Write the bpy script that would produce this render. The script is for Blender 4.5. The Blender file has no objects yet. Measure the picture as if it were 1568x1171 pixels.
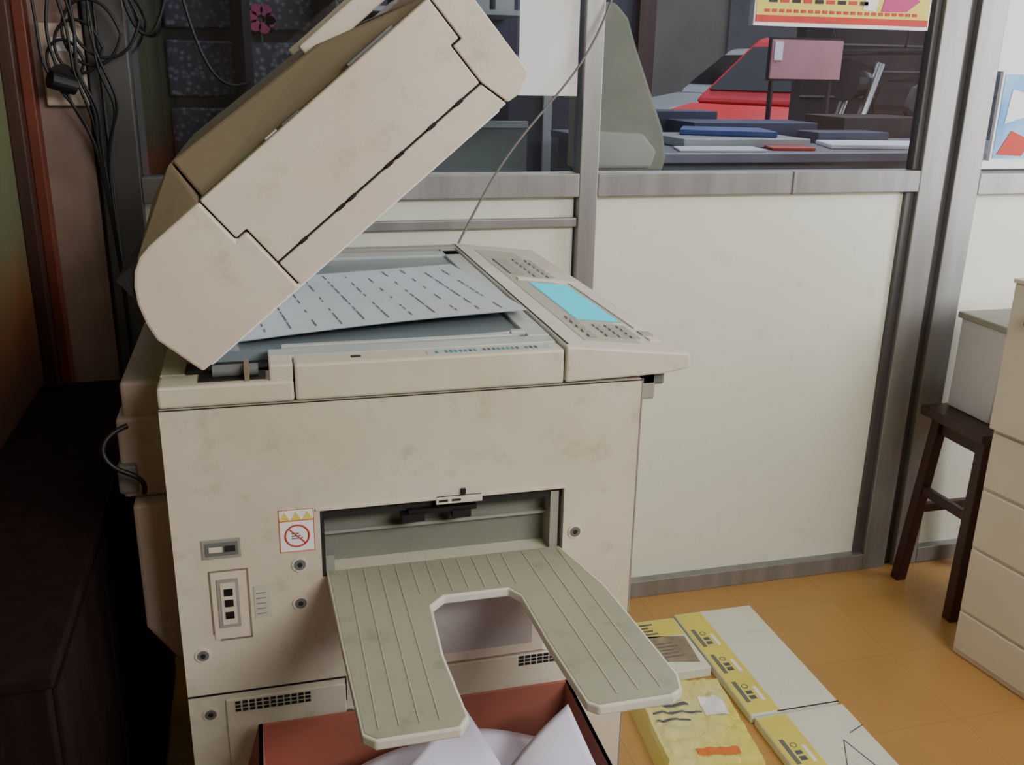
import bpy, bmesh, math, random
from mathutils import Vector, Matrix, noise
random.seed(4)
COL=bpy.context.scene.collection
# ---------------------------------------------------------------- materials
def hexc(r,g,b):
    f=lambda c:(c/255/12.92) if c/255<=.04045 else ((c/255+.055)/1.055)**2.4
    return (f(r),f(g),f(b),1)
def mat(name,c,rough=.5,metal=0,var=.08,scale=6,bump=0,spec=.5,emit=0,stretch=None,c2=None,grime=0):
    m=bpy.data.materials.new(name); m.use_nodes=True
    nt=m.node_tree; n=nt.nodes; l=nt.links; b=n["Principled BSDF"]
    b.inputs["Roughness"].default_value=rough; b.inputs["Metallic"].default_value=metal
    b.inputs["Specular IOR Level"].default_value=spec
    tc=n.new("ShaderNodeTexCoord"); mp=n.new("ShaderNodeMapping"); l.new(tc.outputs["Object"],mp.inputs[0])
    if stretch: mp.inputs["Scale"].default_value=stretch
    nz=n.new("ShaderNodeTexNoise"); nz.inputs["Scale"].default_value=scale; nz.inputs["Detail"].default_value=5
    l.new(mp.outputs[0],nz.inputs[0])
    r=n.new("ShaderNodeValToRGB"); l.new(nz.outputs[0],r.inputs[0])
    r.color_ramp.elements[0].position=.3; r.color_ramp.elements[1].position=.7
    col=Vector(hexc(*c)[:3])
    d=Vector(hexc(*c2)[:3]) if c2 else col*(1-2*var)
    r.color_ramp.elements[0].color=(*d,1); r.color_ramp.elements[1].color=(*col,1)
    out=r.outputs[0]
    if grime:
        n3=n.new("ShaderNodeTexNoise"); n3.inputs["Scale"].default_value=17; n3.inputs["Detail"].default_value=8; n3.inputs["Roughness"].default_value=.7; l.new(mp.outputs[0],n3.inputs[0])
        r3=n.new("ShaderNodeValToRGB"); l.new(n3.outputs[0],r3.inputs[0]); r3.color_ramp.elements[0].position=.56; r3.color_ramp.elements[0].color=(1,1,1,1); r3.color_ramp.elements[1].position=.76; r3.color_ramp.elements[1].color=(.58,.53,.45,1)
        mx=n.new("ShaderNodeMixRGB"); mx.blend_type='MULTIPLY'; mx.inputs[0].default_value=grime; l.new(out,mx.inputs[1]); l.new(r3.outputs[0],mx.inputs[2]); out=mx.outputs[0]
    if emit:
        l.new(r.outputs[0],b.inputs["Emission Color"]); b.inputs["Emission Strength"].default_value=emit
        b.inputs["Base Color"].default_value=(.01,.05,.06,1)
    else: l.new(out,b.inputs["Base Color"])
    if bump:
        bp=n.new("ShaderNodeBump"); bp.inputs["Strength"].default_value=bump; bp.inputs["Distance"].default_value=.002
        n2=n.new("ShaderNodeTexNoise"); n2.inputs["Scale"].default_value=scale*20; l.new(mp.outputs[0],n2.inputs[0])
        l.new(n2.outputs[0],bp.inputs["Height"]); l.new(bp.outputs[0],b.inputs["Normal"])
    return m
PL=mat("copier_plastic",(216,211,196),.5,scale=4,bump=.05,c2=(200,190,168),grime=.7)
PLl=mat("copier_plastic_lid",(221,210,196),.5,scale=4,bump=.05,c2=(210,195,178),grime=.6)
PLt=mat("copier_plastic_tan_shade",(134,120,98),.6,var=.08,grime=.5)  # lid plastic darkened: shade on the lid top put into the colour
PLr=mat("copier_plastic_rear",(170,154,142),.6,var=.08,grime=.5)
PLd=mat("copier_plastic_grey",(156,154,144),.5)
PLp=mat("cover_panel_grey",(184,178,174),.5,grime=.4)
SEAM=mat("seam_black",(22,20,18),.8)
DARK=mat("dark_plastic",(35,33,32),.6)
SLOT=mat("slot_grey",(124,128,116),.45,grime=.5)
TRAY=mat("tray_greygreen",(158,158,138),.5,var=.06,scale=7,grime=.7)
TRAYE=mat("tray_edge",(212,210,198),.5)
ALU=mat("aluminium",(156,155,154),.42,metal=.5,var=.15,scale=3,stretch=(6,6,.6))
ALUD=mat("aluminium_dark",(96,93,94),.5,metal=.4,var=.15,scale=4)
PANEL=mat("white_laminate",(228,232,218),.42,var=.04,scale=1.6,grime=.25)
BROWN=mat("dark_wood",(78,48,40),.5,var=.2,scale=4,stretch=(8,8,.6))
BROWND=mat("dark_corner_brown",(40,27,24),.9,var=.2,scale=4,stretch=(8,8,.6),spec=.1)  # near-black brown that puts the left corner's darkness into the colour
STOOLM=mat("stool_wood",(66,32,28),.4,var=.2,scale=5,stretch=(6,6,1))
PINKW=mat("dusty_plaster",(168,142,132),.9,var=.15,scale=8)
WHITE=mat("paper_white",(240,240,243),.7,var=.02)
LAV=mat("paper_lavender",(226,222,244),.7,var=.02)
YEL=mat("label_yellow",(228,214,100),.6,var=.05)
RED=mat("label_red",(205,55,40),.6)
ORG=mat("label_orange",(225,120,50),.6)
GRN=mat("label_green",(80,130,80),.6)
CARD=mat("cardboard",(166,98,82),.85,var=.1,scale=5)
CARDI=mat("cardboard_inner",(184,122,102),.85,var=.1,scale=5)
CAB=mat("cabinet_cream",(214,206,192),.5,var=.03)
BLACK=mat("cable_black",(18,17,20),.5)
GREY=mat("mid_grey",(110,112,112),.5)
SHEET=mat("sheet_paper",(196,204,208),.5,var=.03)
INK=mat("print_ink",(92,94,106),.7)
PLAT=mat("platen_glass",(126,138,142),.12,var=.05)
METL=mat("platen_rail",(176,182,178),.35,var=.05)
CREAMW=mat("switchboard_plate",(206,186,168),.6)
BLUE=mat("blue_plastic",(56,84,150),.5,var=.1)
DBLUE=mat("dim_blue",(66,76,104),.5,var=.3,scale=3)
CARR=mat("car_red",(214,30,50),.2,var=.03)
CARG=mat("car_window",(30,36,44),.08)
CARW=mat("car_white",(225,228,230),.25,var=.02)
CHR=mat("chrome",(200,200,200),.2,metal=1,var=.02)
BLKP=mat("black_paint",(34,33,40),.3)
CYAN=mat("screen_cyan",(0,222,240),.5,var=.02,emit=1.0,spec=.1)
def glassmat():
    m=bpy.data.materials.new("window_glass"); m.use_nodes=True; n=m.node_tree.nodes; l=m.node_tree.links; n.clear()
    o=n.new("ShaderNodeOutputMaterial"); t=n.new("ShaderNodeBsdfTransparent"); g=n.new("ShaderNodeBsdfGlossy"); mx=n.new("ShaderNodeMixShader"); fr=n.new("ShaderNodeLayerWeight")
    fr.inputs[0].default_value=.15; ad=n.new("ShaderNodeMath"); ad.operation='ADD'; ad.inputs[1].default_value=.17; ad.use_clamp=True
    g.inputs["Roughness"].default_value=.02; t.inputs[0].default_value=(.84,.86,.92,1)
    l.new(fr.outputs["Fresnel"],ad.inputs[0]); l.new(ad.outputs[0],mx.inputs[0]); l.new(t.outputs[0],mx.inputs[1]); l.new(g.outputs[0],mx.inputs[2]); l.new(mx.outputs[0],o.inputs[0]); return m
GLASS=glassmat()
def floormat():
    m=bpy.data.materials.new("floor_tiles"); m.use_nodes=True; n=m.node_tree.nodes; l=m.node_tree.links; b=n["Principled BSDF"]
    tc=n.new("ShaderNodeTexCoord"); mp=n.new("ShaderNodeMapping"); mp.inputs["Location"].default_value=(.1,.07,0)
    br=n.new("ShaderNodeTexBrick"); br.offset=0; br.inputs["Scale"].default_value=1; br.inputs["Brick Width"].default_value=.3; br.inputs["Row Height"].default_value=.3; br.inputs["Mortar Size"].default_value=.0015
    br.inputs["Color1"].default_value=hexc(192,146,84); br.inputs["Color2"].default_value=hexc(187,142,80); br.inputs["Mortar"].default_value=hexc(172,128,72)
    l.new(tc.outputs["Object"],mp.inputs[0]); l.new(mp.outputs[0],br.inputs[0])
    nz=n.new("ShaderNodeTexNoise"); nz.inputs["Scale"].default_value=3; l.new(mp.outputs[0],nz.inputs[0])
    mx=n.new("ShaderNodeMixRGB"); mx.blend_type='MULTIPLY'; mx.inputs[0].default_value=.25; l.new(br.outputs[0],mx.inputs[1]); l.new(nz.outputs[0],mx.inputs[2]); l.new(mx.outputs[0],b.inputs["Base Color"]); b.inputs["Roughness"].default_value=.4
    return m
FLOOR=floormat()
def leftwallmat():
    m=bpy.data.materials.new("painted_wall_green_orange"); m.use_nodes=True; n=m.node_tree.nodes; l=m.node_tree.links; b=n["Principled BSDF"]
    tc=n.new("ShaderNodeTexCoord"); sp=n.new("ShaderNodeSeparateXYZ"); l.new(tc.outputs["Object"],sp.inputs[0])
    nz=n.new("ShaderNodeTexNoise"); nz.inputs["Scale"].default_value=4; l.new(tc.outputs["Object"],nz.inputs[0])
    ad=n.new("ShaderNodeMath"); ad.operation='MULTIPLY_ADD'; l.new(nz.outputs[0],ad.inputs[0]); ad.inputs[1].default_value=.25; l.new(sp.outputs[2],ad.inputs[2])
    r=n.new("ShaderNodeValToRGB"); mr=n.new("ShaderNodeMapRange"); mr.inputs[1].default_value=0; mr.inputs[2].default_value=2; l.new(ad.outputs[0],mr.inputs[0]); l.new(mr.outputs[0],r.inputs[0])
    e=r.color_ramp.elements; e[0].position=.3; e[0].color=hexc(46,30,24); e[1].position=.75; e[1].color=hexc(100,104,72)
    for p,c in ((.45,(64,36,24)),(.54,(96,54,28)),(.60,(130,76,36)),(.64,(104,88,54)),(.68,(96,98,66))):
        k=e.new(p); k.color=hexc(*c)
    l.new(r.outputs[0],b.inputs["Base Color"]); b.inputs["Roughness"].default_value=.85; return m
LWALL=leftwallmat()
# ---------------------------------------------------------------- mesh builder
class MB:
    def __init__(s): s.v=[];s.f=[];s.mi=[];s.mats=[]
    def m(s,mt):
        if mt not in s.mats: s.mats.append(mt)
        return s.mats.index(mt)
    def poly(s,pts,mt,flip=False):
        b=len(s.v); s.v+= [tuple(p) for p in pts]; s.f.append(tuple(range(b,b+len(pts)))); s.mi.append(s.m(mt))
    def prism(s,a,b,mt):
        n=len(a); o=len(s.v); s.v+=[tuple(p) for p in a]+[tuple(p) for p in b]; i=s.m(mt)
        s.f.append(tuple(range(o,o+n))); s.f.append(tuple(range(o+2*n-1,o+n-1,-1))); s.mi+=[i,i]
        for k in range(n):
            j=(k+1)%n; s.f.append((o+k,o+n+k,o+n+j,o+j)); s.mi.append(i)
        return s
    def box(s,x0,x1,y0,y1,z0,z1,mt):
        return s.prism([(x0,y0,z0),(x1,y0,z0),(x1,y1,z0),(x0,y1,z0)],[(x0,y0,z1),(x1,y0,z1),(x1,y1,z1),(x0,y1,z1)],mt)
    def xz(s,pts,y0,y1,mt): return s.prism([(x,y0,z) for x,z in pts],[(x,y1,z) for x,z in pts],mt)
    def xy(s,pts,z0,z1,mt): return s.prism([(x,y,z0) for x,y in pts],[(x,y,z1) for x,y in pts],mt)
    def cyl(s,a,b,r,mt,r2=None,n=20):
        a=Vector(a);b=Vector(b);d=(b-a).normalized();u=d.orthogonal().normalized();w=d.cross(u); r2=r if r2 is None else r2
        return s.prism([a+(u*math.cos(t)+w*math.sin(t))*r for t in [2*math.pi*i/n for i in range(n)]],[b+(u*math.cos(t)+w*math.sin(t))*r2 for t in [2*math.pi*i/n for i in range(n)]],mt)
    def torus(s,c,ax,R,r,mt,n=28,k=10):
        c=Vector(c);ax=Vector(ax).normalized();u=ax.orthogonal().normalized();w=ax.cross(u);o=len(s.v);i0=s.m(mt)
        for i in range(n):
            t=2*math.pi*i/n; rd=u*math.cos(t)+w*math.sin(t)
            for j in range(k):
                p=2*math.pi*j/k; s.v.append(tuple(c+rd*(R+r*math.cos(p))+ax*r*math.sin(p)))
        for i in range(n):
            for j in range(k):
                s.f.append((o+i*k+j,o+((i+1)%n)*k+j,o+((i+1)%n)*k+(j+1)%k,o+i*k+(j+1)%k)); s.mi.append(i0)
    def build(s,name,parent=None,bevel=0,smooth=False,seg=2,loc=None):
        me=bpy.data.meshes.new(name); me.from_pydata(s.v,[],s.f)
        for m_ in s.mats: me.materials.append(m_)
        for p,i in zip(me.polygons,s.mi): p.material_index=i
        bm=bmesh.new(); bm.from_mesh(me); bmesh.ops.recalc_face_normals(bm,faces=bm.faces); bm.to_mesh(me); bm.free()
        if smooth:
            for p in me.polygons: p.use_smooth=True
        ob=bpy.data.objects.new(name,me); COL.objects.link(ob)
        if parent: ob.parent=parent
        if loc: ob.location=loc
        if bevel:
            b=ob.modifiers.new("bevel","BEVEL"); b.width=bevel; b.segments=seg; b.limit_method='ANGLE'; b.angle_limit=math.radians(40)
        return ob
def empty(name,loc=(0,0,0)):
    e=bpy.data.objects.new(name,None); COL.objects.link(e); e.location=loc; e.empty_display_size=.1; return e
def curve(name,pts,r,mt,parent=None):
    c=bpy.data.curves.new(name,'CURVE'); c.dimensions='3D'; c.bevel_depth=r; c.bevel_resolution=3
    for P in (pts if isinstance(pts[0][0],(tuple,list)) else [pts]):
        s=c.splines.new('NURBS'); s.points.add(len(P)-1); s.use_endpoint_u=True; s.order_u=4
        for q,p in zip(s.points,P): q.co=(*p,1)
    c.materials.append(mt); o=bpy.data.objects.new(name,c); COL.objects.link(o)
    if parent:o.parent=parent
    return o
# ---------------------------------------------------------------- room
WY=2.507
MB().box(-.56,3.6,-2.6,WY+.05,-.05,0,FLOOR).build("floor")
MB().box(-.56,3.6,-2.6,WY+.05,2.7,2.75,PANEL).build("ceiling")
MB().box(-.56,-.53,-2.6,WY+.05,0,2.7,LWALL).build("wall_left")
MB().box(3.55,3.6,-2.6,WY+.05,0,2.7,PINKW).build("wall_right")
MB().box(-.53,3.55,-2.6,-2.55,0,2.7,mat("rear_wall_paint",(140,138,140),.9)).build("wall_rear")
w=MB()
w.box(.905,1.905,WY+.01,WY+.03,.055,1.28,PANEL)
w.box(-.27,.84,WY+.01,WY+.03,.055,1.28,PANEL)
w.box(2.13,3.55,WY+.01,WY+.03,.055,1.28,PANEL)
w.box(-.56,-.37,WY-.005,WY+.06,0,2.7,PINKW)
w.build("wall_back")
def fr(n,x0,x1,z0,z1,mt=ALU,y0=-.02,y1=.045):
    m=MB(); m.box(x0,x1,WY+y0,WY+y1,z0,z1,mt)
    return m.build("trim_%d"%n,bevel=.003)
fr(1,.845,.898,0,2.7)
fr(2,.898,1.915,1.272,1.335)
fr(3,1.915,2.0,0,2.7)
fr(4,2.035,2.125,0,2.7,ALU)
fr(5,.898,1.915,0,.058)
fr(6,-.27,.845,1.272,1.335)
fr(7,-.36,-.27,0,2.7,ALUD)
fr(8,2.125,3.55,1.26,1.325)
fr(9,2.0,2.035,0,2.7,ALUD,0,.04)
fr(10,-.27,.845,0,.058)
fr(11,2.125,3.55,0,.058)
fr(12,-.27,.845,1.19,1.215,ALU,-.012,.03)
fr(13,1.885,1.915,.058,1.272,ALUD,-.004,.03)
fr(14,1.49,1.50,1.27,1.337,ALU,-.024,.0)
fr(15,1.895,1.915,1.335,2.7,ALUD,-.004,.03)
def win(n,x0,x1):
    m=MB(); y=WY+.014; m.poly([(x0,y,1.335),(x1,y,1.335),(x1,y,2.7),(x0,y,2.7)],GLASS); m.build("window_%d"%n)
win(1,-.27,.845); win(2,.898,1.915); win(3,2.125,3.55)
m=MB(); m.box(-.53,-.50,WY-.09,WY-.005,0,2.7,BROWN); m.box(-.50,-.475,WY-.05,WY-.005,0,2.7,mat("red_strip",(126,60,42),.5,var=.2,scale=5))
m.build("door_frame",bevel=.003)
MB().box(.675,.835,WY+.002,WY+.006,1.535,1.95,WHITE).build("paper_notice")
p=empty("poster")
m=MB(); m.box(1.33,1.88,WY+.000,WY+.004,1.725,2.1,WHITE); m.build("sheet",p)
m=MB(); m.box(1.335,1.875,WY-.002,WY+.0,1.745,2.1,YEL); m.box(1.335,1.875,WY-.003,WY-.001,1.735,1.752,RED)
for i in range(22): m.box(1.36+i*.022,1.36+i*.022+.014,WY-.004,WY-.002,1.76,1.768,RED)
for i in range(9): m.box(1.37+i*.035,1.395+i*.035,WY-.004,WY-.002,1.785,1.795,RED if i%2 else DARK)
m.xz([(1.72,1.77),(1.80,1.772),(1.84,1.80),(1.80,1.84),(1.73,1.82)],WY-.004,WY-.002,mat("poster_magenta",(200,60,130),.6)); m.xz([(1.66,1.775),(1.70,1.77),(1.71,1.81),(1.67,1.82)],WY-.004,WY-.002,WHITE); m.build("print",p)
p=empty("wall_poster")
m=MB(); m.box(2.16,2.42,WY-.004,WY+.008,1.36,1.62,WHITE); m.box(2.168,2.412,WY-.006,WY-.003,1.368,1.612,mat("poster_blue",(50,130,210),.5,c2=(150,200,235),scale=7)); m.build("sheet",p,)
m=MB(); m.xz([(2.18,1.38),(2.27,1.375),(2.30,1.42),(2.22,1.45)],WY-.008,WY-.005,RED); m.xz([(2.19,1.47),(2.26,1.49),(2.24,1.56),(2.2,1.57)],WY-.008,WY-.005,WHITE); m.xz([(2.28,1.44),(2.33,1.45),(2.31,1.5)],WY-.008,WY-.005,GRN); m.build("print",p)
# ---------------------------------------------------------------- exterior
MB().box(-3,12,WY+.05,5.2,.3,.45,mat("veranda_slab",(110,104,100),.8)).build("veranda_floor")
MB().box(-3,12,WY+.06,5.2,2.75,2.85,mat("sun_block_grey",(90,92,98),.8)).build("sun_block_roof")  # unseen roof added to keep the sun off the veranda
MB().box(-12,25,5.2,24,.28,.44,mat("street",(150,144,136),.9)).build("street_ground")
m=MB(); FAC=mat("facade",(150,142,134),.8,var=.12,scale=1)
m.box(-12,25,14,14.3,.44,8,FAC)
for i in range(12): m.box(-11+i*3,-9.4+i*3,13.93,14,.5,2.9,GREY)
for i in range(12): m.box(-11.1+i*3,-9.3+i*3,13.6,14,2.95,3.1,CARW)
m.build("building_facade")
p=empty("veranda_partition")
m=MB(); m.box(-1.2,1.76,4.4,4.5,.45,2.75,mat("dim_partition",(78,80,94),.6,var=.3,scale=2)); m.build("panel",p)
m=MB(); m.box(1.74,1.82,4.36,4.4,.45,2.75,BROWN); m.box(1.0,1.74,4.38,4.4,1.62,1.66,METL); m.box(1.3,1.34,4.38,4.4,.45,2.75,METL); m.build("battens",p)
p=empty("side_shutter")
m=MB(); m.box(2.98,6.5,5.0,5.1,.45,2.75,mat("dark_shutter",(56,54,64),.6,var=.3,scale=2))
for k in range(16): m.box(2.98,6.5,4.985,5.0,.5+k*.14,.51+k*.14,GREY)
m.build("slats",p)
p=empty("display_rack")
m=MB(); m.box(-.26,.24,2.95,2.97,.45,2.7,DARK)
for x in (-.26,-.01,.22): m.box(x,x+.02,2.60,2.95,.45,2.7,BLKP)
m.build("frame",p)
def dotmat():
    m=bpy.data.materials.new("embossed_tin"); m.use_nodes=True; n=m.node_tree.nodes; l=m.node_tree.links; b=n["Principled BSDF"]
    tc=n.new("ShaderNodeTexCoord"); v=n.new("ShaderNodeTexVoronoi"); v.inputs["Scale"].default_value=60; l.new(tc.outputs["Object"],v.inputs[0])
    r=n.new("ShaderNodeValToRGB"); l.new(v.outputs["Distance"],r.inputs[0]); r.color_ramp.elements[0].color=hexc(140,146,160); r.color_ramp.elements[1].color=hexc(60,62,76); r.color_ramp.elements[1].position=.5
    l.new(r.outputs[0],b.inputs["Base Color"]); b.inputs["Roughness"].default_value=.45; return m
TIN=dotmat(); m=MB()
for j in range(4):
    for i in range(2):
        m.box(-.22+i*.22,-.04+i*.22,2.93,2.945,1.33+j*.18,1.48+j*.18,TIN)
m.build("tins",p,bevel=.006)
m=MB()
PK=mat("flower_pink",(190,70,120),.6)
for k in range(7): m.cyl((.04+.025*math.cos(k),2.90,1.72+.025*math.sin(k)),(.04+.025*math.cos(k),2.915,1.72+.025*math.sin(k)),.016,PK,n=10)
m.cyl((.04,2.915,1.66),(.04,2.93,1.72),.003,GRN); m.build("flower",p)
p=empty("stock_shelf")
m=MB()
for j in range(4): m.box(.26,.86,3.1,3.4,1.56+j*.2,1.575+j*.2,METL)
m.box(.25,.27,3.1,3.4,.45,2.6,METL); m.box(.26,.88,3.4,3.42,.45,2.6,DBLUE)
m.box(.27,.86,3.08,3.38,.45,1.42,mat("shelf_door_greengrey",(128,142,136),.5)); m.box(.27,.86,3.07,3.1,1.42,1.44,METL)
m.build("frame",p)
m=MB()
for j in range(4):
    for i in range(7):
        h=.05+.08*random.random(); m.box(.28+i*.08,.34+i*.08,3.12,3.3,1.575+j*.2,1.575+j*.2+h,random.choice([DBLUE,BLUE,METL,DBLUE]))
m.build("stock",p)
p=empty("display_counter")
m=MB(); m.box(1.24,2.85,2.85,3.95,.45,1.33,GREY); m.box(1.22,2.88,2.80,4.0,1.33,1.36,mat("counter_top",(128,128,140),.4,var=.15)); m.build("body",p,bevel=.004)
m=MB(); m.box(1.38,1.85,3.0,3.35,1.361,1.39,METL); m.xy([(1.45,3.2),(1.75,3.05),(1.82,3.3),(1.55,3.4)],1.391,1.41,BLUE); m.box(1.62,2.15,3.45,3.7,1.361,1.42,DBLUE); m.box(1.5,1.85,3.72,3.9,1.361,1.45,DBLUE)
m.xy([(1.9,2.95),(2.45,2.88),(2.5,3.1),(1.98,3.18)],1.361,1.375,WHITE); m.box(2.0,2.3,3.2,3.35,1.361,1.40,DBLUE); m.box(2.3,2.7,3.5,3.8,1.361,1.44,DARK); m.xy([(1.65,2.9),(1.8,2.88),(1.82,3.0),(1.68,3.02)],1.361,1.37,RED); m.xy([(1.3,2.86),(1.6,2.84),(1.62,2.98),(1.34,3.0)],1.361,1.368,WHITE)
m.build("goods_stack",p,bevel=.004)
p=empty("covered_machine"); CVR=mat("machine_cover",(160,162,140),.7,var=.1)
m=MB(); m.prism([(.90,2.66,.45),(1.17,2.66,.45),(1.17,2.78,.45),(.90,2.78,.45)],[(.90,2.66,1.32),(1.17,2.66,1.32),(1.17,2.78,1.32),(.90,2.78,1.32)],GREY)
m.xz([(.90,1.32),(1.16,1.32),(1.17,1.36),(1.155,1.44),(1.06,1.66),(1.03,1.74),(.99,1.78),(.90,1.78)],2.66,2.78,CVR)
m.xz([(.92,1.33),(1.12,1.33),(1.135,1.38),(1.09,1.43),(.92,1.44)],2.65,2.67,mat("machine_cover_light",(190,194,174),.6)); m.build("shroud",p,bevel=.012)
p=empty("notice_board")
m=MB(); m.box(2.3,2.66,4.13,4.15,1.58,1.75,mat("board_pink",(196,138,142),.6)); m.box(2.29,2.67,4.145,4.155,1.57,1.76,DARK); m.box(2.31,2.35,4.125,4.131,1.66,1.74,WHITE); m.build("board",p)
m=MB(); m.cyl((2.33,4.17,.45),(2.33,4.17,1.75),.012,BLKP); m.cyl((2.63,4.17,.45),(2.63,4.17,1.75),.012,BLKP); m.build("posts",p)
def moto(loc,rot,sc):
    p=empty("motorcycle",loc); p.rotation_euler=(0,0,math.radians(rot)); p.scale=(sc,sc,sc)
    m=MB(); m.torus((-.62,0,.3),(0,1,0),.25,.05,BLKP); m.torus((.62,0,.3),(0,1,0),.25,.05,BLKP)
    for cx in(-.62,.62):
        m.cyl((cx,-.05,.3),(cx,.05,.3),.05,CHR)
        for a in range(8):
            t=a*math.pi/4; m.cyl((cx,0,.3),(cx+.24*math.cos(t),0,.3+.24*math.sin(t)),.004,CHR,n=6)
    m.build("wheels",p,smooth=True)
    m=MB(); m.xz([(-.1,.72),(-.25,.85),(-.2,.98),(.0,1.0),(.2,.92),(.22,.8)],-.12,.12,BLKP); m.xz([(.2,.8),(.22,.88),(.75,.95),(.8,.9),(.6,.8)],-.11,.11,DARK)
    m.xz([(-.15,.3),(-.2,.6),(.1,.7),(.25,.5),(.2,.3)],-.1,.1,GREY); m.build("tank_seat_engine",p,bevel=.03)
    m=MB()
    for y in(-.07,.07): m.cyl((-.62,y,.3),(-.38,y,1.05),.02,CHR)
    m.cyl((-.38,-.36,1.1),(-.38,.36,1.1),.014,BLKP); m.cyl((-.38,-.36,1.1),(-.28,-.38,1.12),.018,BLKP); m.cyl((-.38,.36,1.1),(-.28,.38,1.12),.018,BLKP)
    m.cyl((-.5,0,.98),(-.38,0,.98),.09,BLKP,r2=.06); m.cyl((-.38,-.2,1.1),(-.42,-.26,1.28),.006,BLKP); m.cyl((-.38,.2,1.1),(-.42,.26,1.28),.006,BLKP)
    m.cyl((-.42,-.28,1.3),(-.44,-.28,1.3),.06,BLKP); m.cyl((-.42,.28,1.3),(-.44,.28,1.3),.06,BLKP); m.cyl((.2,.1,.3),(.8,.12,.4),.03,CHR)
    m.cyl((-.2,0,.7),(.62,0,.3),.02,BLKP); m.build("fork_handlebar",p,smooth=False)
moto((3.45,4.5,.45),8,1.15)
def car(name,loc,rot,body):
    p=empty(name,loc); p.rotation_euler=(0,0,rot)
    m=MB()
    prof=[(-1.8,.3),(-1.85,.62),(-1.7,.78),(-.95,.92),(1.3,.92),(1.75,.85),(1.85,.6),(1.8,.3)]
    m.xz(prof,-.78,.78,body)
    a=[(-.95,-.74,.92),(1.45,-.74,.92),(1.45,.74,.92),(-.95,.74,.92)]; b=[(-.35,-.56,1.45),(1.05,-.56,1.45),(1.05,.56,1.45),(-.35,.56,1.45)]
    m.prism(a,b,body); m.build("body",p,bevel=.06,seg=3)
    m=MB()
    def lerp(q,r,t): return [q[i]+(r[i]-q[i])*t for i in range(3)]
    for (i,j) in((0,1),(1,2),(2,3),(3,0)):
        q=[Vector(lerp(a[i],b[i],.15)),Vector(lerp(a[j],b[j],.15)),Vector(lerp(a[j],b[j],.88)),Vector(lerp(a[i],b[i],.88))]
        c=sum(q,Vector())/4; nrm=(q[1]-q[0]).cross(q[3]-q[0]).normalized()
        q=[c+(k-c)*.88 for k in q]
        if nrm.dot(c-Vector((.3,0,1)))<0:nrm=-nrm
        m.prism([k+nrm*-.01 for k in q],[k+nrm*.012 for k in q],CARG)
    m.build("windows",p)
    m=MB()
    for x in(-1.15,1.15):
        for y in(-.7,.7):
            m.cyl((x,y-.1,.3),(x,y+.1,.3),.3,BLKP); m.cyl((x,y-.11,.3),(x,y+.11,.3),.17,CHR)
    m.build("wheels",p)
    m=MB(); m.box(-1.87,-1.8,-.7,-.45,.6,.74,CHR); m.box(-1.87,-1.8,.45,.7,.6,.74,CHR); m.box(-1.87,-1.8,-.35,.35,.5,.66,BLKP); m.box(1.8,1.87,-.7,-.5,.62,.8,RED); m.box(1.8,1.87,.5,.7,.62,.8,RED)
    m.build("lamps",p,bevel=.01)
car("car",(4.72,7.4,.44),math.radians(25),CARR)
car("car",(6.2,11,.44),0,CARW)
# ---------------------------------------------------------------- photocopier (local z = floor-0.1)
PC=empty("photocopier",(0,0,.1))
Y0=1.36; Y1=2.27
XL,XR=-.156,.583; SX0,SX1,SZ0,SZ1=.062,.457,.735,.85
m=MB()
m.box(XL,XR,Y0+.16,Y1,-.1,1.028,PL)
m.box(XL,SX0,Y0,Y0+.16,-.06,1.028,PL); m.box(SX1,XR,Y0,Y0+.16,-.06,1.028,PL)
m.box(SX0,SX1,Y0,Y0+.16,SZ1,1.028,PL); m.box(SX0,SX1,Y0,Y0+.16,-.06,SZ0,PL)
m.build("cabinet",PC)
m=MB()
m.box(SX0,SX1,Y0+.05,Y0+.06,SZ0,SZ1,SLOT); m.box(SX0,SX1,Y0+.035,Y0+.05,SZ0+.055,SZ0+.06,PLd)
m.xz([(SX0,SZ1-.02),(SX1,SZ1-.02),(SX1,SZ1),(SX0,SZ1)],Y0+.012,Y0+.05,DARK); m.box(SX0,SX0+.006,Y0,Y0+.05,SZ0,SZ1,DARK)
m.box(.19,.225,Y0-.002,Y0+.05,SZ1-.035,SZ1-.022,BLACK);m.box(.27,.30,Y0-.002,Y0+.05,SZ1-.035,SZ1-.022,BLACK)
m.box(.20,.31,Y0+.002,Y0+.05,SZ1-.024,SZ1-.016,BLACK); m.box(SX1-.02,SX1-.006,Y0+.01,Y0+.05,SZ0,SZ1-.01,PLd)
m.box(SX0,SX0+.02,Y0+.01,Y0+.05,SZ0,SZ0+.03,PLd)
m.build("slot_interior",PC)
m=MB(); m.box(.243,.318,Y0-.004,Y0+.003,SZ1-.008,SZ1+.004,PLl); m.box(.247,.262,Y0-.005,Y0,SZ1-.004,SZ1+.000,BLACK); m.box(.268,.283,Y0-.005,Y0,SZ1-.004,SZ1+.000,BLACK); m.box(.283,.291,Y0-.0045,Y0,SZ1+.006,SZ1+.016,BLACK)
m.build("slot_latch",PC,bevel=.0008)
m=MB(); m.box(SX0-.006,SX1+.003,Y0-.003,Y0,SZ1,SZ1+.004,PLl); m.build("slot_lip",PC)
m=MB()
e=.0012
m.box(XL,.09,Y0-e,Y0,.544,.547,SEAM); m.box(.27,XR,Y0-e,Y0,.551,.554,SEAM)
m.box(.09,.092,Y0-e,Y0,.50,.547,SEAM); m.box(XL,XR,Y0-e,Y0,1.0268,1.0282,SEAM)
m.box(XR-.001,XR+.001,Y0-e,Y0,-.1,1.03,PLd)
m.build("face_seams",PC)
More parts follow.
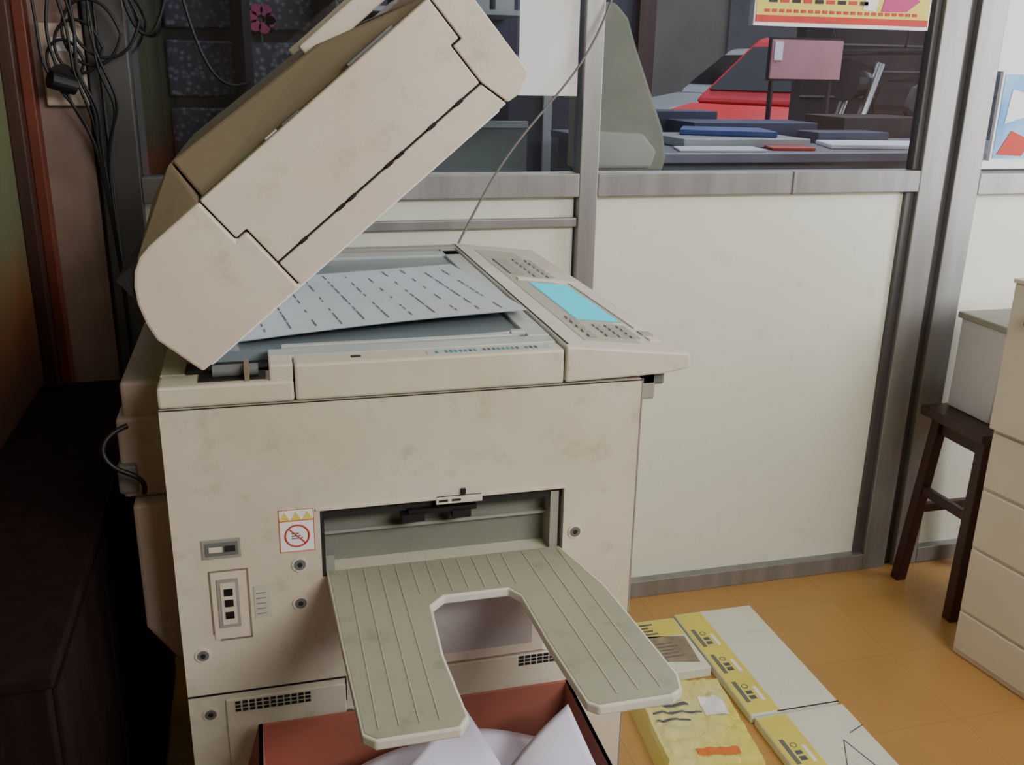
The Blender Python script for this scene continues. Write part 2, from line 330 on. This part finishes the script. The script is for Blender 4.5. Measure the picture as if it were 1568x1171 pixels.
m=MB(); m.box(-.10,.09,Y0-.004,Y0,.2,.535,PL); m.box(.25,.50,Y0-.006,Y0,.2,.545,PL)
m.build("lower_covers",PC,bevel=.003)
m=MB()
for r in range(3):
    for i in range(11): m.box(-.085+i*.011,-.085+i*.011+.008,Y0-.006,Y0-.003,.512+r*.007,.516+r*.007,SEAM)
    for i in range(6): m.box(.385+i*.011,.385+i*.011+.008,Y0-.008,Y0-.005,.525+r*.007,.529+r*.007,SEAM)
m.build("vents",PC)
m=MB(); m.prism([(.225,Y0-.012,.555),(.425,Y0-.012,.555),(.415,Y0-.012,.70),(.225,Y0-.012,.70)],[(.215,Y0,.545),(.435,Y0,.545),(.425,Y0,.71),(.215,Y0,.71)],PLl)
m.box(.238,.405,Y0-.0125,Y0-.011,.572,.69,PLp); m.build("access_cover",PC,bevel=.001)
m=MB(); m.box(-.115,-.058,Y0-.002,Y0,.786,.818,PLd); m.box(-.110,-.062,Y0-.003,Y0-.0015,.791,.813,GREY); m.box(-.105,-.085,Y0-.004,Y0-.002,.797,.806,PLl); m.box(-.082,-.066,Y0-.004,Y0-.002,.797,.807,DARK)
m.build("counter_badge",PC,bevel=.0005)
m=MB(); ox=-.008
m.box(-.098+ox,-.044+ox,Y0-.0015,Y0,.645,.763,PLl); m.box(-.090+ox,-.058+ox,Y0-.003,Y0,.666,.750,PLd); m.box(-.085+ox,-.063+ox,Y0-.004,Y0-.002,.672,.744,PLl)
for z in(.682,.703,.722): m.box(-.080+ox,-.067+ox,Y0-.005,Y0-.003,z,z+.012,BLACK)
m.box(-.045+ox,-.042+ox,Y0-.002,Y0,.645,.763,PLt); m.box(-.090+ox,-.042+ox,Y0-.002,Y0,.643,.646,PLt); m.box(-.098+ox,-.042+ox,Y0-.002,Y0,.763,.765,PLt); m.box(-.100+ox,-.098+ox,Y0-.002,Y0,.655,.765,PLt)
m.box(-.036+ox,-.012+ox,Y0-.0008,Y0,.675,.732,mat("faded_label",(194,188,176),.6))
for k in range(5): m.box(-.033+ox,-.018+ox,Y0-.0011,Y0-.0006,.682+k*.009,.6835+k*.009,PLt)
m.build("connector_recess",PC)
m=MB(); m.box(.0,.053,Y0-.0008,Y0,.784,.856,WHITE); m.build("warning_label",PC)
m=MB()
for x in(.009,.026,.043): m.xz([(x-.008,.838),(x+.008,.838),(x,.852)],Y0-.0015,Y0-.0007,YEL)
m.box(.0,.053,Y0-.0012,Y0-.0006,.836,.8375,ORG)
for (a,b,c_,d) in((0,.0012,.784,.856),(.0518,.053,.784,.856),(0,.053,.784,.7852),(0,.053,.8548,.856)): m.box(a,b,Y0-.0012,Y0-.0006,c_,d,ORG)
m.torus((.0265,Y0-.001,.811),(0,1,0),.018,.0014,RED); m.cyl((.014,Y0-.001,.824),(.039,Y0-.001,.798),.0012,RED,n=6)
for k in range(3): m.box(.018,.035-.003*k,Y0-.0012,Y0-.0006,.806+.004*k,.808+.004*k,GREY)
m.build("warning_print",PC)
m=MB()
for x,z in((.028,.761),(.026,.693),(.478,.768),(-.127,.620),(-.124,.510),(.095,.475)):
    m.cyl((x,Y0-.002,z),(x,Y0,z),.0125,PLl,n=20); m.cyl((x,Y0-.0028,z),(x,Y0-.001,z),.009,GREY,n=20); m.cyl((x,Y0-.0034,z),(x,Y0-.001,z),.004,DARK,n=12)
m.build("screws",PC)
ZT=1.088
m=MB(); m.box(XL,.034,Y0,Y0+.06,1.03,1.062,PL); m.build("bezel_left",PC,bevel=.004)
m=MB(); m.box(XL,-.12,Y0+.06,Y1,1.03,1.062,PL); m.build("bezel_rear",PC,bevel=.002)
m=MB(); m.box(.000,.034,Y0+.004,Y0+.055,1.06,1.086,PL); m.build("bezel_step",PC,bevel=.003)
m=MB(); m.box(.036,.449,Y0,Y0+.045,1.03,ZT-.002,PL); m.build("bezel_near",PC,bevel=.004)
m=MB(); m.box(-.12,.449,Y0+.062,Y1,1.03,1.066,DARK); m.build("scanner_base",PC)
m=MB(); m.box(.0,.449,Y0+.047,Y0+.085,1.06,ZT-.001,METL); m.box(.02,.40,Y0+.088,Y0+.10,1.07,ZT+.002,METL); m.box(.412,.449,Y0+.085,Y1-.02,1.07,ZT,METL); m.box(-.12,.449,Y1-.11,Y1-.06,1.07,ZT,METL); m.box(-.12,.46,Y1-.035,Y1,1.03,ZT+.004,PLd); m.box(-.12,.42,Y1-.058,Y1-.038,1.07,ZT-.003,METL)
m.cyl((.385,Y0+.094,ZT+.002),(.41,Y0+.094,ZT+.002),.006,METL,n=12)
m.build("platen_rails",PC,bevel=.002)
m=MB(); m.box(-.12,.412,Y0+.1,Y1-.11,1.065,ZT-.006,PLAT); m.build("platen",PC)
m=MB(); m.box(-.10,-.005,Y0+.015,Y0+.055,1.0615,1.0635,DARK); m.cyl((-.08,Y0+.035,1.072),(-.015,Y0+.035,1.072),.009,GREY)
m.box(-.035,-.028,Y0+.01,Y0+.05,1.06,1.084,PLt)
m.build("hinge_recess",PC)
m=MB(); m.box(.235,.43,Y0+.012,Y0+.032,ZT-.0022,ZT-.0015,METL)
TEAL=mat("label_teal",(70,140,150),.6)
for i in range(24):
    if random.random()<.75: m.box(.24+i*.0075,.2445+i*.0075,Y0+.016,Y0+.028,ZT-.0016,ZT-.0012,random.choice([INK,TEAL,TEAL]))
m.box(.12,.135,Y0+.02,Y0+.03,ZT-.0022,ZT-.0013,DARK)
m.build("scale_label",PC)
def pz(x): return 1.092-(x-.451)*.12
m=MB(); m.xz([(.451,1.032),(.62,1.036),(.662,1.042),(.663,pz(.663)),(.656,pz(.65)+.001),(.451,pz(.451))],Y0-.004,Y1+.02,PL)
m.build("control_panel",PC,bevel=.004)
m=MB()
def pq(x0,x1,y0,y1,h,mt,b=-.001): m.prism([(x0,y0,pz(x0)+b),(x1,y0,pz(x1)+b),(x1,y1,pz(x1)+b),(x0,y1,pz(x0)+b)],[(x0,y0,pz(x0)+h),(x1,y0,pz(x1)+h),(x1,y1,pz(x1)+h),(x0,y1,pz(x0)+h)],mt)
PLo=mat("panel_overlay",(180,176,156),.5)
pq(.495,.645,1.40,2.22,.0012,PLo); pq(.455,.458,Y0+.01,Y1,.001,SEAM); pq(.51,.642,1.87,1.885,.006,PLl); pq(.62,.642,1.50,1.87,.004,PLl)
m.build("panel_overlay",PC)
m=MB(); pq(.526,.614,1.54,1.855,.0015,PLd); m.build("screen_frame",PC)
m=MB(); pq(.530,.610,1.545,1.85,.0025,CYAN); m.build("touch_screen",PC)
m=MB()
for i in range(4):
    for j in range(3): pq(.545+j*.022,.560+j*.022,1.43+i*.022,1.444+i*.022,.004,PLd)
for i in range(5): pq(.51,.524,1.42+i*.03,1.436+i*.03,.0045,PLd)
for i in range(6): pq(.56,.575,1.92+i*.035,1.94+i*.035,.004,PLd); pq(.59,.605,1.92+i*.035,1.94+i*.035,.004,PLd)
pq(.617,.638,1.42,1.445,.004,PLl); pq(.617,.638,1.455,1.48,.004,PLd); pq(.51,.54,1.93,2.1,.004,PLd)
m.build("keypad",PC,bevel=.0008)
m=MB(); m.box(.583,.615,Y0+.02,Y0+.12,.985,1.035,PLd); m.box(.583,.63,Y0+.02,Y0+.06,1.01,1.036,GREY); m.build("panel_bracket",PC,bevel=.004)
m=MB(); m.box(-.225,XL,1.50,2.0,.92,1.03,PLr); m.box(-.235,XL,1.49,2.0,.84,.975,PLr); m.xz([(-.22,.62),(-.22,.84),(XL,.84),(XL,.54),(-.18,.56)],1.46,2.0,PLr); m.box(-.24,-.21,1.48,1.52,.85,.90,GREY)
m.build("rear_duct",PC,bevel=.006)
m=curve("rear_cable",[(-.215,1.47,.97),(-.26,1.45,.96),(-.25,1.44,.9),(-.19,1.44,.9),(-.2,1.46,.86)],.004,BLACK,PC)
# lid
AL=math.atan2(.38,.45); LID=empty("document_feeder_lid"); LID.parent=PC; LID.location=(-.100,0,1.074); LID.rotation_euler=(0,-AL,0)
LY0,LY1=1.362,2.0
hb=[(.012,0),(.196,0),(.196,.105),(.177,.105),(.177,.175),(.085,.175),(.066,.172),(.048,.163),(.032,.148),(.018,.128),(.006,.10),(.0,.075)]
m=MB(); m.xz(hb,LY0,LY1,PLl); m.build("hinge_housing",LID,bevel=.004)
m=MB(); m.xz([(.1985,.0465),(.5755,.0465),(.5755,.11),(.5905,.11),(.5905,.175),(.1795,.175),(.1795,.1075),(.1985,.1075)],LY0,LY1,PLl); m.build("feeder_body",LID,bevel=.002)
m=MB(); m.xz([(.1985,0),(.588,0),(.576,.0435),(.1985,.0435)],LY0,LY1,PLl); m.build("platen_cover",LID,bevel=.002)
m=MB(); m.xz([(.591,0),(.61,-.002),(.64,.012),(.64,.175),(.593,.175),(.593,.107),(.578,.107),(.578,.045)],LY0,LY1,PLl); m.build("end_cap",LID,bevel=.002)
m=MB(); m.box(.02,.60,LY0+.006,LY1-.01,.004,.17,SEAM); m.build("core",LID)
m=MB()
for s in (.24,.31,.33,.40,.42,.48,.53): m.box(s,s+.012,LY0-.001,LY0+.01,.0425,.0475,SEAM)
m.build("cover_clips",LID)
m=MB(); m.box(.02,.58,LY0+.03,LY1-.03,-.008,.001,WHITE); m.build("white_cushion",LID,bevel=.003)
m=MB()
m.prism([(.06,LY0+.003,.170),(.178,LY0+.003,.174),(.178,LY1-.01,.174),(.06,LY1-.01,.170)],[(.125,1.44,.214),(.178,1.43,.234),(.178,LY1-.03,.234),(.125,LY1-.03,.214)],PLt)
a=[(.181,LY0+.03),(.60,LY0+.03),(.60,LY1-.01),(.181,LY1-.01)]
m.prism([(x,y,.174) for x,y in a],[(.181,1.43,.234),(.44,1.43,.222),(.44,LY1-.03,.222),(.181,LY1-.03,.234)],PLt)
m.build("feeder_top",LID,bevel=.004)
m=MB(); m.box(.181,.585,LY0+.002,LY1-.01,.1745,.176,PLt); m.build("feeder_shade_skin",LID)  # thin sheet carrying the feeder top's shade as darker tan
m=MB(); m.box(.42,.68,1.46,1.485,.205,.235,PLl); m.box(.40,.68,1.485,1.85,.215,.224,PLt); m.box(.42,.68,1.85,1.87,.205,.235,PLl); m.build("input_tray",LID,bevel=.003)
m=MB(); m.box(.25,.29,1.372,1.388,.1755,.177,GRN); m.box(.30,.32,1.375,1.39,.1755,.178,WHITE); m.box(.33,.36,1.37,1.39,.1755,.178,GREY);  m.box(.45,.53,1.37,1.39,.1755,.180,GREY); m.build("feeder_label",LID)
# output tray
out=[(.068,1.365),(.452,1.365),(.468,1.30),(.485,1.22),(.493,1.10),(.500,.985),(.492,.955),(.475,.945),(.375,.945),(.362,.958),(.352,1.10),(.348,1.225),(.335,1.248),(.235,1.248),(.212,1.225),(.206,1.1),(.212,.965),(.198,.945),(.095,.945),(.08,.96),(.073,1.15)]
m=MB(); m.xy(out,.728,.742,TRAYE)
tray=m.build("output_tray",PC,bevel=.0025)
def inset(P,d):
    n=len(P);R=[]
    A=sum(P[i][0]*P[(i+1)%n][1]-P[(i+1)%n][0]*P[i][1] for i in range(n)); sg=1 if A>0 else -1
    for i in range(n):
        p0=Vector(P[i-1]);p=Vector(P[i]);p1=Vector(P[(i+1)%n]); e1=(p-p0).normalized(); e2=(p1-p).normalized()
        n1=Vector((-e1.y,e1.x))*sg; n2=Vector((-e2.y,e2.x))*sg; b=(n1+n2).normalized(); k=d/max(.4,b.dot(n1)); R.append((p.x+b.x*k,p.y+b.y*k))
    return R
m=MB(); m.xy(inset(out,.004),.7405,.7428,TRAY); m.build("tray_surface",PC)
TRAYR=mat("tray_rib",(178,177,158),.5)
m=MB()
for x in (.10,.125,.15,.175): m.box(x,x+.0016,.965,1.355,.7425,.7436,TRAYR)
for x in (.20,.225,.25,.275,.30,.325,.35): m.box(x,x+.0016,1.26,1.355,.7425,.7436,TRAYR)
for x in (.385,.415,.445): m.prism([(x,1.355,.7425),(x+.0016,1.355,.7425),(x+.022,.965,.7425),(x+.020,.965,.7425)],[(x,1.355,.7436),(x+.0016,1.355,.7436),(x+.022,.965,.7436),(x+.020,.965,.7436)],TRAYR)
m.build("tray_ribs",PC)
m=MB(); m.box(.10,.12,1.2,1.37,.70,.728,DARK); m.box(.41,.43,1.2,1.37,.70,.728,DARK); m.build("tray_brackets",PC)
# document on platen
a,b,c,d=Vector((-.04,1.48,ZT+.004)),Vector((.446,1.565,ZT+.012)),Vector((.40,2.03,ZT+.004)),Vector((-.09,1.93,ZT+.002))
def sp(u,v,h=0):
    q=(a*(1-u)+b*u)*(1-v)+(d*(1-u)+c*u)*v
    return q+Vector((0,0,.004*math.sin(u*math.pi)*(1-v)+h))
S=empty("printed_sheet",(0,0,.1))
m=MB(); N=16
for lay in (0,-.001):
    for i in range(N+1):
        for j in range(N+1): m.v.append(tuple(sp(i/N,j/N,lay)))
i0=m.m(SHEET)
for i in range(N):
    for j in range(N):
        q=i*(N+1)+j; m.f.append((q,q+N+1,q+N+2,q+1)); m.mi.append(i0); q+=(N+1)**2; m.f.append((q+1,q+N+2,q+N+1,q)); m.mi.append(i0)
m.build("sheet",S)
m=MB()
for i in range(1,24):
    u=i/24; v=.05+random.random()*.05
    while v<.93:
        L=random.choice([.03,.04,.06,.1,.13]); v2=min(v+L,.95)
        if i%2==0:
            m.poly([sp(u,v,.0012),sp(u+.005,v,.0012),sp(u+.005,v2,.0012),sp(u,v2,.0012)],INK)
        v=v2+random.choice([.02,.04,.12])
m.build("print",S)
# ---------------------------------------------------------------- wires
curve("hanging_cable",[(.915,2.47,1.80),(.86,2.44,1.66),(.74,2.40,1.53),(.58,2.34,1.38),(.50,2.30,1.24),(.47,2.29,1.19)],.003,mat("cable_grey",(120,112,108),.6))
sb=empty("switchboard")
m=MB(); m.box(-.455,-.365,WY-.03,WY-.006,1.50,1.68,CREAMW); m.build("plate",sb,bevel=.004)
m=MB(); m.box(-.43,-.40,WY-.036,WY-.029,1.62,1.65,WHITE); m.box(-.395,-.375,WY-.036,WY-.029,1.62,1.65,WHITE); m.cyl((-.41,WY-.08,1.57),(-.41,WY-.03,1.57),.022,BLACK); m.cyl((-.43,WY-.10,1.56),(-.385,WY-.07,1.545),.02,BLACK); m.build("sockets_plug",sb)
cs=[]
for k in range(7):
    x=-.44+k*.018; r=random.random
    cs.append([(x,WY-.04,1.95),(x-.03+.06*r(),WY-.06,1.8),(x+.06*(r()-.5),WY-.07,1.68),(x+.07*(r()-.3),WY-.08,1.58),(x+.06*(r()-.3)+.03,WY-.07,1.5),(-.36+.03*r(),WY-.05,1.42),(-.345+.015*r(),WY-.04,1.25),(-.33+.01*r(),WY-.04,1.0),(-.33,WY-.04,.6)])
for k in range(4):
    c0=Vector((-.40+.03*k,WY-.07,1.6+.03*k)); R_=.04+.012*k
    cs.append([tuple(c0+Vector((R_*math.cos(t),.01*t/6,R_*math.sin(t)*1.2))) for t in [i*.7 for i in range(10)]])
curve("power_cables",cs,.0035,BLACK)
curve("wall_wire",[[(-.29,WY-.05,1.9),(-.27,WY-.05,1.7),(-.22,WY-.05,1.62),(-.18,WY-.05,1.7),(-.12,WY-.05,1.95)],[(-.33,WY-.04,1.9),(-.335,WY-.04,1.4),(-.325,WY-.04,.4)],[(-.17,WY-.03,1.95),(-.13,WY-.03,1.6),(-.08,WY-.03,1.52),(0,WY-.03,1.56)]],.004,BLACK)
# ---------------------------------------------------------------- carton with waste paper
cb=empty("cardboard_box")
x0,x1,y0,y1,zt=-.05,.46,.93,1.31,.615; t=.006
m=MB(); m.box(x0,x1,y0,y1,0,.01,CARD)
m.box(x0,x0+t,y0,y1,0,zt,CARDI); m.box(x1-t,x1,y0,y1,0,zt,CARDI); m.box(x0,x1,y0,y0+t,0,zt,CARD); m.box(x0,x1,y1-t,y1,0,zt,CARD); m.build("walls",cb)
m=MB()
m.prism([(x1-t,y0,zt),(x1,y0,zt),(x1,y1,zt),(x1-t,y1,zt)],[(x1+.03,y0+.01,zt-.13),(x1+.036,y0+.01,zt-.13),(x1+.036,y1-.01,zt-.13),(x1+.03,y1-.01,zt-.13)],CARDI)
m.prism([(x0,y0,zt),(x0+t,y0,zt),(x0+t,y1,zt),(x0,y1,zt)],[(x0-.036,y0+.01,zt-.12),(x0-.03,y0+.01,zt-.12),(x0-.03,y1-.01,zt-.12),(x0-.036,y1-.01,zt-.12)],CARD)
m.build("flaps",cb)
def bent(name,q,bulge,mt,parent,fold=0):
    q=[Vector(k) for k in q]; N=14; m=MB(); i0=m.m(mt)
    for i in range(N+1):
        for j in range(N+1):
            u=i/N; v=j/N; p=(q[0]*(1-u)+q[1]*u)*(1-v)+(q[3]*(1-u)+q[2]*u)*v
            m.v.append(tuple(p+Vector((0,0,bulge*math.sin(u*math.pi+fold)*math.cos(v*2.2)+fold*.012*abs(u-v)))))
    for i in range(N):
        for j in range(N):
            k=i*(N+1)+j; m.f.append((k,k+N+1,k+N+2,k+1)); m.mi.append(i0)
    ob=m.build(name,parent,smooth=True); s=ob.modifiers.new("s","SOLIDIFY"); s.thickness=.0006; return ob
wp=empty("waste_paper")
bent("sheet_1",[(.262,1.23,.650),(.11,1.10,.61),(.17,.97,.60),(.305,1.12,.60)],.006,LAV,wp,.6)
bent("sheet_2",[(.31,1.14,.595),(.43,1.22,.635),(.44,1.05,.60),(.30,.99,.605)],.008,LAV,wp,.4)
bent("sheet_3",[(.05,1.22,.55),(.26,1.28,.56),(.30,1.0,.58),(.06,.96,.57)],.02,LAV,wp,.3)
bent("sheet_4",[(.25,1.27,.56),(.44,1.27,.53),(.44,.98,.56),(.22,1.0,.57)],.02,LAV,wp,1.0)
bent("sheet_5",[(.0,1.1,.52),(.2,1.2,.53),(.24,.96,.58),(.0,.95,.56)],.015,LAV,wp,.2)
m=MB()
for k in range(22): m.box(-.03+.004*(k%3),.43-.006*(k%4),.95+.004*(k%2),1.28-.005*(k%3),.012+k*.0205,.012+k*.0205+.0195,LAV if k%2 else CARDI)
m.build("paper_stack",wp)
# ---------------------------------------------------------------- cartons on the floor
CW=mat("carton_white",(224,226,212),.6,var=.03,grime=.4)
def ream(x0,x1,y0,y1,h,top,scrawl=False):
    p=empty("paper_carton")
    m=MB(); m.box(x0,x1,y0,y1,0,h,top); m.build("carton",p,bevel=.003)
    m=MB(); e=h+.0006
    m.box(x0+.002,x0+.085,y0+.005,y1-.005,h-.001,e,YEL)
    for k in range(3):
        yy=y0+.05+k*(y1-y0-.1)/3
        m.box(x0+.014,x0+.026,yy,yy+.09,h,e+.0006,GREY); m.box(x0+.032,x0+.05,yy+.01,yy+.025,h,e+.0006,INK); m.box(x0+.032,x0+.05,yy+.032,yy+.045,h,e+.0006,INK); m.torus((x0+.041,yy+.065,e),(0,0,1),.008,.0012,INK)
        m.box(x0+.06,x0+.07,yy,yy+.06,h,e+.0006,WHITE)
    m.box(x0+.076,x1,y0,y0+.003,h-.001,e,SEAM)
    if scrawl:
        for (q0,q1) in (((1.25,1.55),(1.33,1.70)),((1.33,1.70),(1.37,1.52)),((1.28,1.61),(1.355,1.60)),((1.36,1.72),(1.41,1.74))):
            m.cyl((*q0,h+.0004),(*q1,h+.0004),.0014,INK,n=6)
    m.build("print",p)
ream(1.15,1.405,1.84,2.33,.025,CW)
ream(1.155,1.41,1.33,1.83,.025,CW,True)
NEWS=mat("carton_print",(170,158,134),.7,c2=(120,106,90),scale=14)
def flat(x0,x1,y0,y1,h):
    p=empty("paper_carton"); m=MB(); m.box(x0,x1,y0,y1,0,h,CW); m.build("carton",p,bevel=.003)
    m=MB(); m.box(x0+.005,x1-.005,y1-.09,y1-.005,h-.001,h+.0006,YEL); m.box(x0+.005,x0+.05,y0+.01,y1-.09,h-.001,h+.0006,YEL)
    m.xy([(x0+.07,y0+.06),(x1-.02,y0+.03),(x1-.01,y1-.10),(x0+.10,y1-.08)],h-.001,h+.0006,NEWS)
    for k in range(4): m.box(x0+.06,x1-.08-.01*(k%3),y1-.075+k*.016,y1-.068+k*.016,h,h+.0012,INK)
    for k in range(5): m.box(x0+.11,x1-.05-.01*(k%3),y0+.07+k*.016,y0+.073+k*.016,h,h+.0012,INK)
    m.build("print",p)
flat(.92,1.14,2.05,2.31,.03); flat(.93,1.145,1.36,1.62,.03)
def wrapmat():
    m=bpy.data.materials.new("yellow_wrapper"); m.use_nodes=True; n=m.node_tree.nodes; l=m.node_tree.links; b=n["Principled BSDF"]
    tc=n.new("ShaderNodeTexCoord"); nz=n.new("ShaderNodeTexNoise"); nz.inputs["Scale"].default_value=4; nz.inputs["Distortion"].default_value=.6; l.new(tc.outputs["Object"],nz.inputs[0])
    r=n.new("ShaderNodeValToRGB"); l.new(nz.outputs[0],r.inputs[0]); e=r.color_ramp.elements
    e[0].position=.4; e[0].color=hexc(226,214,100); e[1].position=.65; e[1].color=hexc(220,216,150)
    l.new(r.outputs[0],b.inputs["Base Color"]); b.inputs["Roughness"].default_value=.3; return m
WR=wrapmat()
p=empty("wrapped_paper_packet")
def pk(u,v):
    A_,B_,C_,D_=(.84,1.68),(1.10,1.645),(1.135,1.99),(.87,2.035)
    x=(A_[0]*(1-u)+B_[0]*u)*(1-v)+(D_[0]*(1-u)+C_[0]*u)*v; y=(A_[1]*(1-u)+B_[1]*u)*(1-v)+(D_[1]*(1-u)+C_[1]*u)*v
    ed=min(u,1-u,v,1-v); z=.05*min(1,(ed/.06)) if ed<.06 else .05
    z+=.010*abs(noise.noise(Vector((u*7,v*7,1))))*min(1,ed/.08)+.005*noise.noise(Vector((u*16,v*12,5)))*min(1,ed/.08)
    return (x,y,max(z,.0))
m=MB(); N=44; i0=m.m(WR)
for i in range(N+1):
    for j in range(N+1): m.v.append(pk(i/N,j/N))
for i in range(N):
    for j in range(N):
        k=i*(N+1)+j; m.f.append((k,k+N+1,k+N+2,k+1)); m.mi.append(i0)
m.build("wrap",p)
def onp(u0,u1,v0,v1,mt,m,n=10):
    i0=m.m(mt); o=len(m.v)
    for i in range(n+1):
        for j in range(n+1):
            x,y,z=pk(u0+(u1-u0)*i/n,v0+(v1-v0)*j/n); m.v.append((x,y,z+.0022))
    for i in range(n):
        for j in range(n):
            k=o+i*(n+1)+j; m.f.append((k,k+n+1,k+n+2,k+1)); m.mi.append(i0)
m=MB(); onp(.35,.75,.09,.16,ORG,m); onp(.12,.5,.62,.65,INK,m); onp(.12,.6,.54,.56,INK,m); onp(.12,.45,.46,.48,INK,m); onp(.62,.85,.5,.7,WHITE,m); m.build("print",p)
# ---------------------------------------------------------------- cabinet right
p=empty("filing_cabinet",(1.88,2.0,0)); p.rotation_euler=(0,0,math.radians(8))
m=MB(); m.box(0.01,.55,-.95,0,0,.70,CAB); m.box(-.005,.56,-.96,.005,.70,1.10,CAB); m.build("carcass",p,bevel=.004)
m=MB()
for z0,z1 in((.02,.14),(.15,.34),(.35,.52),(.53,.69)):
    m.box(.002,.012,-.94,-.006,z0,z1,CAB)
m.build("drawer_fronts",p,bevel=.003)
m=MB(); m.box(-.02,-.005,-.12,-.05,1.0,1.03,GREY); m.box(-.008,.57,-.97,.01,1.10,1.112,CAB); m.build("handle_top",p,bevel=.003)
p=empty("wooden_stool",(2.15,2.28,0))
m=MB(); m.box(-.16,.16,-.14,.14,.585,.615,STOOLM)
for sx in(-1,1):
    for sy in(-1,1):
        tx,ty=sx*.11,sy*.10; bx,by=sx*.15,sy*.13; r=.018
        m.prism([(bx-r,by-r,0),(bx+r,by-r,0),(bx+r,by+r,0),(bx-r,by+r,0)],[(tx-r,ty-r,.59),(tx+r,ty-r,.59),(tx+r,ty+r,.59),(tx-r,ty+r,.59)],STOOLM)
for sy in(-1,1): m.box(-.13,.13,sy*.115-.01,sy*.115+.01,.25,.28,STOOLM); m.box(-.11,.11,sy*.10-.008,sy*.10+.008,.53,.59,STOOLM)
for sx in(-1,1): m.box(sx*.13-.01,sx*.13+.01,-.115,.115,.32,.35,STOOLM); m.box(sx*.11-.008,sx*.11+.008,-.1,.1,.53,.59,STOOLM)
m.build("stool_frame",p,bevel=.003)
p=empty("storage_box",(2.17,2.31,.616))
BIN=mat("bin_plastic",(208,206,218),.4,var=.03)
m=MB(); m.prism([(-.1,-.09,0),(.12,-.09,0),(.12,.09,0),(-.1,.09,0)],[(-.09,-.1,.28),(.13,-.1,.28),(.13,.1,.28),(-.09,.1,.28)],BIN); m.build("bin",p,bevel=.004)
m=MB(); m.box(-.10,.14,-.11,.11,.28,.30,PLd); m.build("lid",p,bevel=.004)
p=empty("dark_corner_block")  # added dark block standing in for the darkness left of the copier
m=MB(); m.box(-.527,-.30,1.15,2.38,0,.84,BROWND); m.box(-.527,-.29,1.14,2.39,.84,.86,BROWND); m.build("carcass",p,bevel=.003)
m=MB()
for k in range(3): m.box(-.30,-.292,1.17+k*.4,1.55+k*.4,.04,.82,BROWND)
m.build("dark_block_panels",p,bevel=.002)  # flat panels on the added dark block
# ---------------------------------------------------------------- lights
def area(name,loc,target,sx,sy,power,col):
    L=bpy.data.lights.new(name,'AREA'); L.shape='RECTANGLE'; L.size=sx; L.size_y=sy; L.energy=power; L.color=col
    o=bpy.data.objects.new(name,L); COL.objects.link(o); o.location=loc
    o.rotation_euler=(Vector(target)-Vector(loc)).to_track_quat('-Z','Y').to_euler()
area("doorway_daylight",(3.4,1.3,1.5),(.6,1.9,.8),1.0,1.8,54,(.96,.98,1))
area("ceiling_fill",(1.6,-.8,2.62),(.7,1.8,.6),1.8,1.0,122,(1,.985,.965))  # unseen soft fill added high behind the camera
area("veranda_fill",(2.4,3.9,2.7),(2.2,3.6,1),2.4,.8,65,(.85,.9,1))  # fill added to brighten the things behind the glass
area("veranda_fill",(.2,2.85,2.68),(.2,3.3,1.5),.9,.25,14,(.75,.85,1))  # second added fill, for the shelves behind the left panes
s=bpy.data.lights.new("sun",'SUN'); s.energy=5; s.angle=.02; so=bpy.data.objects.new("sun",s); COL.objects.link(so); so.rotation_euler=(math.radians(-35),math.radians(25),0)
w=bpy.data.worlds.new("world"); bpy.context.scene.world=w; w.use_nodes=True
bg=w.node_tree.nodes["Background"]; bg.inputs[0].default_value=(.8,.88,1,1); bg.inputs[1].default_value=1.0
# ---------------------------------------------------------------- camera
th=math.radians(18.2); ps=math.radians(15); ph=math.radians(1.1)
F=Vector((math.cos(th)*math.sin(ps),math.cos(th)*math.cos(ps),-math.sin(th)))
R0=Vector((math.cos(ps),-math.sin(ps),0)); U0=R0.cross(F)
R=math.cos(ph)*R0+math.sin(ph)*U0; U=math.cos(ph)*U0-math.sin(ph)*R0
cam=bpy.data.cameras.new("camera"); co=bpy.data.objects.new("camera",cam); COL.objects.link(co)
M=Matrix((R,U,-F)).transposed().to_4x4(); M.translation=Vector((0,0,1.6)); co.matrix_world=M
cam.sensor_fit='HORIZONTAL'; cam.sensor_width=36; cam.lens=36*1460/1568; cam.clip_start=.05
bpy.context.scene.camera=co
